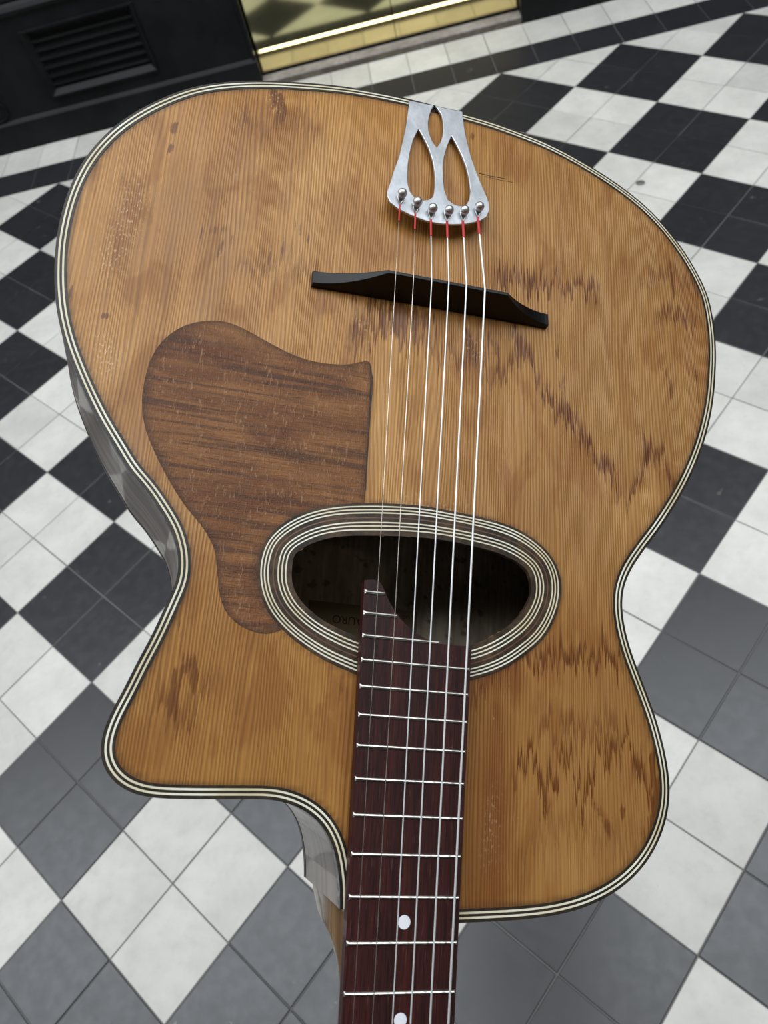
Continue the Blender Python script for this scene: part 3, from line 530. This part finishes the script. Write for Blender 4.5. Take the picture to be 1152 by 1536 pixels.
# raised ribbons following a curve
def ribbon(name, Ca, Cb, lift, mat, parent, closed=False, smooth=True):
    n = len(Ca); V = []
    for Q, h in ((Ca, -.0004), (Ca, lift), (Cb, lift), (Cb, -.0004)):
        V += [(p[0], p[1], float(z)+h) for p, z in zip(Q, zt(Q[:, 0], Q[:, 1]))]
    F = []
    for L in range(3):
        for i in range(n if closed else n-1): j = (i+1) % n; F.append([L*n+i, L*n+j, (L+1)*n+j, (L+1)*n+i])
    return fix_normals(mesh_obj(name, V, F, mat, parent))
bd = ribbon('binding', edge, OUT(-.0042), .00025, M['black'], guitar)
ribbon('ivory_line', OUT(.00050), OUT(-.00050), .0004, M['ivory'], bd)
ribbon('ivory_line', OUT(-.0018), OUT(-.0028), .0004, M['ivory'], bd)
# side, with black edge strip, and back
ec = np.vstack([edge, edge[:1]]); n = len(edge); zz = zt(edge[:, 0], edge[:, 1]); zb = zback(edge[:, 0], edge[:, 1])
lv = [(0, .0, 0), (0, .0035, 0)]
sideo = offset(Wc, sgn*.0019)
def wallstrip(name, cv, za, zb_, rows, mat, bulge=0):
    n = len(cv); V = []
    for k in range(rows+1):
        t = k/rows; V += [(p[0], p[1], a+(b-a)*t) for p, a, b in zip(cv, za, zb_)]
    F = [[k*n+i, k*n+(i+1), (k+1)*n+(i+1), (k+1)*n+i] for k in range(rows) for i in range(n-1)]
    return mesh_obj(name, V, F, mat, guitar, True)
wallstrip('edge_binding', edge, zz+.0002, zz-.0048, 2, M['scuffed'])
wallstrip('side', sideo, zz-.0040, zb+.004, 6, M['side'])
V = [(.3283, s_*.0292, z) for z in (-.006, -.1) for s_ in (1, -1)]
mesh_obj('end_block', V, [[0, 1, 3, 2]], M['side'], guitar)
wallstrip('back_binding', edge, zb+.0045, zb-.0005, 2, M['black'])
v, f = triangulate([edge], .02)
bk = mesh_obj('back', [(p[0], p[1], float(zback(p[0], p[1]))) for p in v], f, M['back'], guitar, True)
# label glued inside
lb = box('paper_label', .455, .492, -.034, .040, -.1032, -.1028, M['paper'], guitar)
def text_mesh(name, s, size, loc, rotz, mat, parent):
    cu = bpy.data.curves.new(name, 'FONT'); cu.body = s; cu.size = size; cu.align_x = 'CENTER'; cu.align_y = 'CENTER'
    t = bpy.data.objects.new('tmp', cu); C.objects.link(t); dg_ = bpy.context.evaluated_depsgraph_get(); dg_.update()
    me = bpy.data.meshes.new_from_object(t.evaluated_get(dg_)); me.name = name; bpy.data.objects.remove(t)
    me.materials.clear(); me.materials.append(mat); o = link(bpy.data.objects.new(name, me), parent); o.location = loc; o.rotation_euler = (0, 0, rotz); return o
text_mesh('lettering', 'AURO', .0075, (.4815, .0140, -.1026), math.pi/2, M['ink'], lb)
text_mesh('lettering', 'oo', .0050, (.487, -.0262, -.1026), math.pi/2, M['ink'], lb)
# rosette: dark ring with white lines
k = 220
def polar(Cv, cen):
    th = np.unwrap(np.arctan2(Cv[:, 1]-cen[1], Cv[:, 0]-cen[0])); r = np.hypot(Cv[:, 0]-cen[0], Cv[:, 1]-cen[1])
    th = np.mod(th, 2*np.pi); o = np.argsort(th); th, r = th[o], r[o]
    T_ = np.linspace(0, 2*np.pi, k, endpoint=False); return T_, np.interp(T_, np.r_[th-2*np.pi, th, th+2*np.pi], np.r_[r, r, r])
def match():
    # pair outer and inner ring by nearest normalised ellipse angle
    out = []
    c = E1.mean(0); T_ = np.linspace(0, 2*np.pi, k, endpoint=False)
    def ang(Cv):
        s = (Cv.max(0)-Cv.min(0))/2; c_ = (Cv.max(0)+Cv.min(0))/2; a = np.mod(np.arctan2((Cv[:, 1]-c_[1])/s[1], (Cv[:, 0]-c_[0])/s[0]), 2*np.pi); o = np.argsort(a)
        a, X = a[o], Cv[o]; aa = np.r_[a-2*np.pi, a, a+2*np.pi]
        return np.c_[np.interp(T_, aa, np.tile(X[:, 0], 3)), np.interp(T_, aa, np.tile(X[:, 1], 3))]
    return ang(E0), ang(E1)
RO, RI = match()
band = lambda t: RO+(RI-RO)*t
ros = ribbon('rosette', band(0), band(1.012), .00042, M['ringwood'], guitar, True)
for t in (.105, .205, .305, .605, .715, .83): ribbon('ivory_line', band(t-.021), band(t+.021), .00055, M['ivory'], ros, True)
ribbon('brown_line', band(.44), band(.475), .00050, M['brown'], ros, True)
# pickguard
pgc = resample(GUARD, .0025, True, .0008)
v, f = triangulate([pgc], .004)
V = [(p[0], p[1], float(zt(p[0], p[1]))+.00022) for p in v]; nv = len(V)
cnt = set((t[i], t[(i+1) % 3]) for t in f for i in range(3))
V += [(a, b_, c-.001) for a, b_, c in V]; F = list(f)+[[b_, a, a+nv, b_+nv] for a, b_ in cnt if (b_, a) not in cnt]
pg = mesh_obj('pickguard', V, F, M['guard'], guitar)
dd = seg_dist(np.array([q[:2] for q in V]), np.vstack([pgc, pgc[:1]])); set_attr(pg, 'edge', np.exp(-(dd/.002)**2))
pg['label'] = 'dark brown wooden pickguard'
# fretboard
w_at = lambda x: .0574+(x-.335)/(.67*(1-2**(-20/12))-.335)*.0043
yc = .0001
left = [(x, yc+w_at(x)/2) for x in (0, .1, .2, .3, .4, .47)]; tg = resample(TONGUE, .003, False, 0)
tg = np.array(tg); tg[:, 0] = tg[:, 0]
right = [(x, yc-w_at(x)/2) for x in (.45, .4, .3, .2, .1, 0)]
tongue = [tuple(p) for p in tg]
tongue[0] = (tongue[0][0], yc+w_at(tongue[0][0])/2); tongue[-1] = (tongue[-1][0], yc-w_at(.4586)/2)
poly = left+tongue+right
fbV, fbF = slab([poly], lambda x, y: 0, lambda x, y: -.0058)
fb = fix_normals(mesh_obj('fretboard', fbV, fbF, M['rosewood'], guitar)); fb['label'] = 'dark reddish rosewood fretboard with stepped tongue over the sound hole'
fix_normals(mesh_obj('fretboard_riser', *slab([[(.30, .0268), (.452, .0295), (.452, -.0295), (.30, -.0268)]], lambda x, y: -.0057, lambda x, y: float(zt(x, y))-.0005), M['ebony'], guitar))
ys = [yc+w_at(0)/2]
def right_limit(x):
    xs = tg[:, 0]
    if x <= tg[-1][0]: return yc-w_at(x)/2
    o = np.argsort(xs); sel = tg[3:]
    o = np.argsort(sel[:, 0]); return float(np.interp(x, sel[o, 0], sel[o, 1]))
for nfr in range(1, 23):
    x = .67*(1-2**(-nfr/12)); y1 = yc+w_at(x)/2-.0003; y0 = right_limit(x)+.0004
    prof = [(-.0009, 0), (-.00082, .0005), (-.0005, .0009), (0, .0011), (.0005, .0009), (.00082, .0005), (.0009, 0)]
    rows = [(y0, 0.0, 1), (y0+.0009, 1, 1), (y1-.0016, 1, 1), (y1-.0006, 1, 1.35), (y1, .25, 1.5)]
    V = []; F = []
    for yy, hh, ww in rows: V += [(x+a*ww, yy, c*hh) for a, c in prof]
    m_ = len(prof)
    for r in range(len(rows)-1):
        for i in range(m_-1): F.append([r*m_+i, r*m_+i+1, (r+1)*m_+i+1, (r+1)*m_+i])
    F.append(list(range((len(rows)-1)*m_, len(rows)*m_))); F.append(list(range(m_))[::-1])
    fix_normals(mesh_obj('fret', V, F, M['fret'], fb, False))
for x, y in DOTS+[[.67*(1-(2**(-4/12)+2**(-5/12))/2), 0], [.67*(1-(2**(-6/12)+2**(-7/12))/2), 0]]:
    V = [(x, y, .00012)]+[(x+.0031*math.cos(t), y+.0031*math.sin(t), .00012) for t in np.linspace(0, 2*math.pi, 29)[:-1]]+[(x+.0032*math.cos(t), y+.0032*math.sin(t), -.0002) for t in np.linspace(0, 2*math.pi, 29)[:-1]]
    F = [[0, 1+i, 1+(i+1) % 28] for i in range(28)]+[[1+i, 29+i, 29+(i+1) % 28, 1+(i+1) % 28] for i in range(28)]
    mesh_obj('position_dot', V, F, M['pearl'], fb)
box('nut', -.004, .0004, -.0225, .0225, -.006, .0018, M['pearl'], guitar, bev=.0005)
# neck and heel: D section that deepens into the heel
V = []; F = []; xs = [0, .05, .1, .15, .2, .24, .265, .280, .288, .292, .2945, .297, .2995, .302, .3045, .307, .3095, .3115, .3135, .3155, .3185, .322, .326, .331]; m_ = 31
for i, x in enumerate(xs):
    hw = w_at(x)/2-.0006
    t = min(1, max(0, (x-.292)/(.3135-.292))); dep = .0155+.005*x/.3+(.0905-.0207)*(t**1.5)
    for k2 in range(m_):
        a = math.pi*k2/(m_-1)
        ca, sa = math.cos(a), math.sin(a)
        e = 1-.10*t
        nar = .24*t if x < .3135 else .24*max(0, 1-(x-.3135)/(.3265-.3135))**1.5
        yy = hw*math.copysign(abs(ca)**(.80-.66*t*t), ca)*(1-nar*sa); z = -.0055-dep*sa**(.75-.50*t*t)
        V.append((x, yc+yy, z))
for i in range(len(xs)-1):
    for k2 in range(m_-1): F.append([i*m_+k2, i*m_+k2+1, (i+1)*m_+k2+1, (i+1)*m_+k2])
    F.append([i*m_, (i+1)*m_, (i+1)*m_+m_-1, i*m_+m_-1])
F.append(list(range(m_))); F.append([(len(xs)-1)*m_+q for q in range(m_)][::-1])
fix_normals(mesh_obj('neck', V, F, M['neck'], guitar, True))
# bridge
BL, BR = np.array([.6673, .0735]), np.array([.6742, -.0815])
ax = (BR-BL); Lb = np.linalg.norm(ax); ax /= Lb; pn = np.array([-ax[1], ax[0]])
if pn[0] < 0: pn = -pn                          # toward the tail
c0, c1 = .0415/Lb, .1185/Lb
V = []; F = []; st_ = np.r_[np.linspace(0, c0, 14), np.linspace(c0, c1, 8)[1:], np.linspace(c1, 1, 14)[1:]]
for s in st_:
    if s < c0: t = s/c0
    elif s > c1: t = (1-s)/(1-c1)
    else: t = 1
    hh = .0042+.0163*(t**1.9 if t < 1 else 1)-(.0 if t < 1 else .0)
    p = BL+ax*Lb*s; zb0 = float(zt(*p))+.0001
    wf = -.0044; wb = .0046; tf = -.0040+.0046*t**1.6; tb = .0042-.0012*t**2
    for d, z in ((wf, 0), (wf, .0022), (tf, hh-.0003), (tf+.0004, hh), (tb-.0004, hh), (tb, hh-.0003), (wb, .0022), (wb, 0)):
        q = p+pn*d; V.append((q[0], q[1], zb0+z))
m_ = 8
for i in range(len(st_)-1):
    for j in range(m_): F.append([i*m_+j, i*m_+(j+1) % m_, (i+1)*m_+(j+1) % m_, (i+1)*m_+j])
F.append(list(range(m_))); F.append([(len(st_)-1)*m_+j for j in range(m_)][::-1])
fix_normals(mesh_obj('bridge', V, F, M['ebony'], guitar))
# tailpiece
ztp = lambda x, y: -.0165+(.826-x)*.13
tv, tf_ = slab([resample(TP_OUT+[], .002, True, 0) if False else np.array(TP_OUT)]+[np.array(h) for h in TP_HOLES], ztp, lambda x, y: ztp(x, y)-.0018)
o0 = np.array(TP_OUT)
tp = fix_normals(mesh_obj('tailpiece', tv, tf_, M['alu'], guitar))
bv = tp.modifiers.new('bevel', 'BEVEL'); bv.width = .0004; bv.segments = 2; bv.limit_method = 'ANGLE'; bv.angle_limit = .9
a_, b_ = o0[0], o0[-1]
# the strap folds over the rim and runs down the end of the body
V = []
for (dx, z) in ((0, 0), (.0016, -.0012), (.0022, -.004), (.0024, -.03), (.0024, -.085)):
    for q in (a_, b_): V.append((q[0]+dx*.45, q[1], ztp(q[0], 0)+z))
nV = len(V); V += [(x-.0016, y, z-(.0016 if i < 4 else 0)) for i, (x, y, z) in enumerate(V)]
F = [[2*i, 2*i+1, 2*i+3, 2*i+2] for i in range(4)]+[[nV+2*i, nV+2*i+2, nV+2*i+3, nV+2*i+1] for i in range(4)]+[[2*i, 2*i+2, nV+2*i+2, nV+2*i] for i in range(4)]+[[2*i+1, nV+2*i+1, nV+2*i+3, 2*i+3] for i in range(4)]
fix_normals(mesh_obj('end_strap', V, F, M['alu'], tp, True))
def ball(c, r, seg=20, rings=12):
    V = [(c[0], c[1], c[2]+r)]; F = []
    for i in range(1, rings):
        a = math.pi*i/rings; V += [(c[0]+r*math.sin(a)*math.cos(2*math.pi*j/seg), c[1]+r*math.sin(a)*math.sin(2*math.pi*j/seg), c[2]+r*math.cos(a)) for j in range(seg)]
    V.append((c[0], c[1], c[2]-r)); L = len(V)-1
    for j in range(seg):
        F.append([0, 1+j, 1+(j+1) % seg]); F.append([L, 1+(rings-2)*seg+(j+1) % seg, 1+(rings-2)*seg+j])
        for i in range(rings-2): F.append([1+i*seg+j, 1+(i+1)*seg+j, 1+(i+1)*seg+(j+1) % seg, 1+i*seg+(j+1) % seg])
    return V, F
names = ['thinnest', '', '', '', '', 'thickest']
rad = [.00017, .00023, .00034, .00042, .00050, .00058]
for i in range(6):
    p = PINS[i]; zp = ztp(p[0], p[1])
    b1 = ball((p[0]+.0006, p[1], zp+.0034), .0031); b2 = tube([(p[0]+.0006, p[1], zp-.002), (p[0]+.0006, p[1], zp+.0012)], .0018, 14)
    mesh_obj('string_pin', *join(b1, b2), M['steel'], tp, True)
    s, nn = SADDLE[i], NUT[i]
    wrap0 = np.array([p[0]-.0062, p[1]+(s[1]-p[1])*.1, zp+.0010]); sd = np.array([s[0], s[1], s[2]]); dirn = (sd-wrap0)/np.linalg.norm(sd-wrap0)
    wrap1 = wrap0+dirn*(.0150 if i != 1 else .017)
    r = rad[i]; m = M['wound'] if i >= 2 else M['plain']
    segs = [tube([wrap0, wrap1, sd, (nn[0], nn[1], nn[2]+.0008)], r, 10)]
    for sy in (-1, 1):
        segs.append(tube([(p[0]+.002, p[1]+sy*.0021, zp+.0012), (p[0]-.0006, p[1]+sy*.0022, zp+.0012), tuple(wrap0+dirn*.001)], .00030, 8))
    so = mesh_obj('string', *join(*segs), m, guitar, True)
    if i < 2: so['label'] = 'thin plain treble string'
    pts = [wrap0+dirn*q for q in np.linspace(0, .0150, 26)]
    mesh_obj('silk_wrap', *tube(pts, [r+.00030+(.00008 if q % 2 else 0) for q in range(26)], 10), M['silk'], so)
bpy.context.view_layer.update()
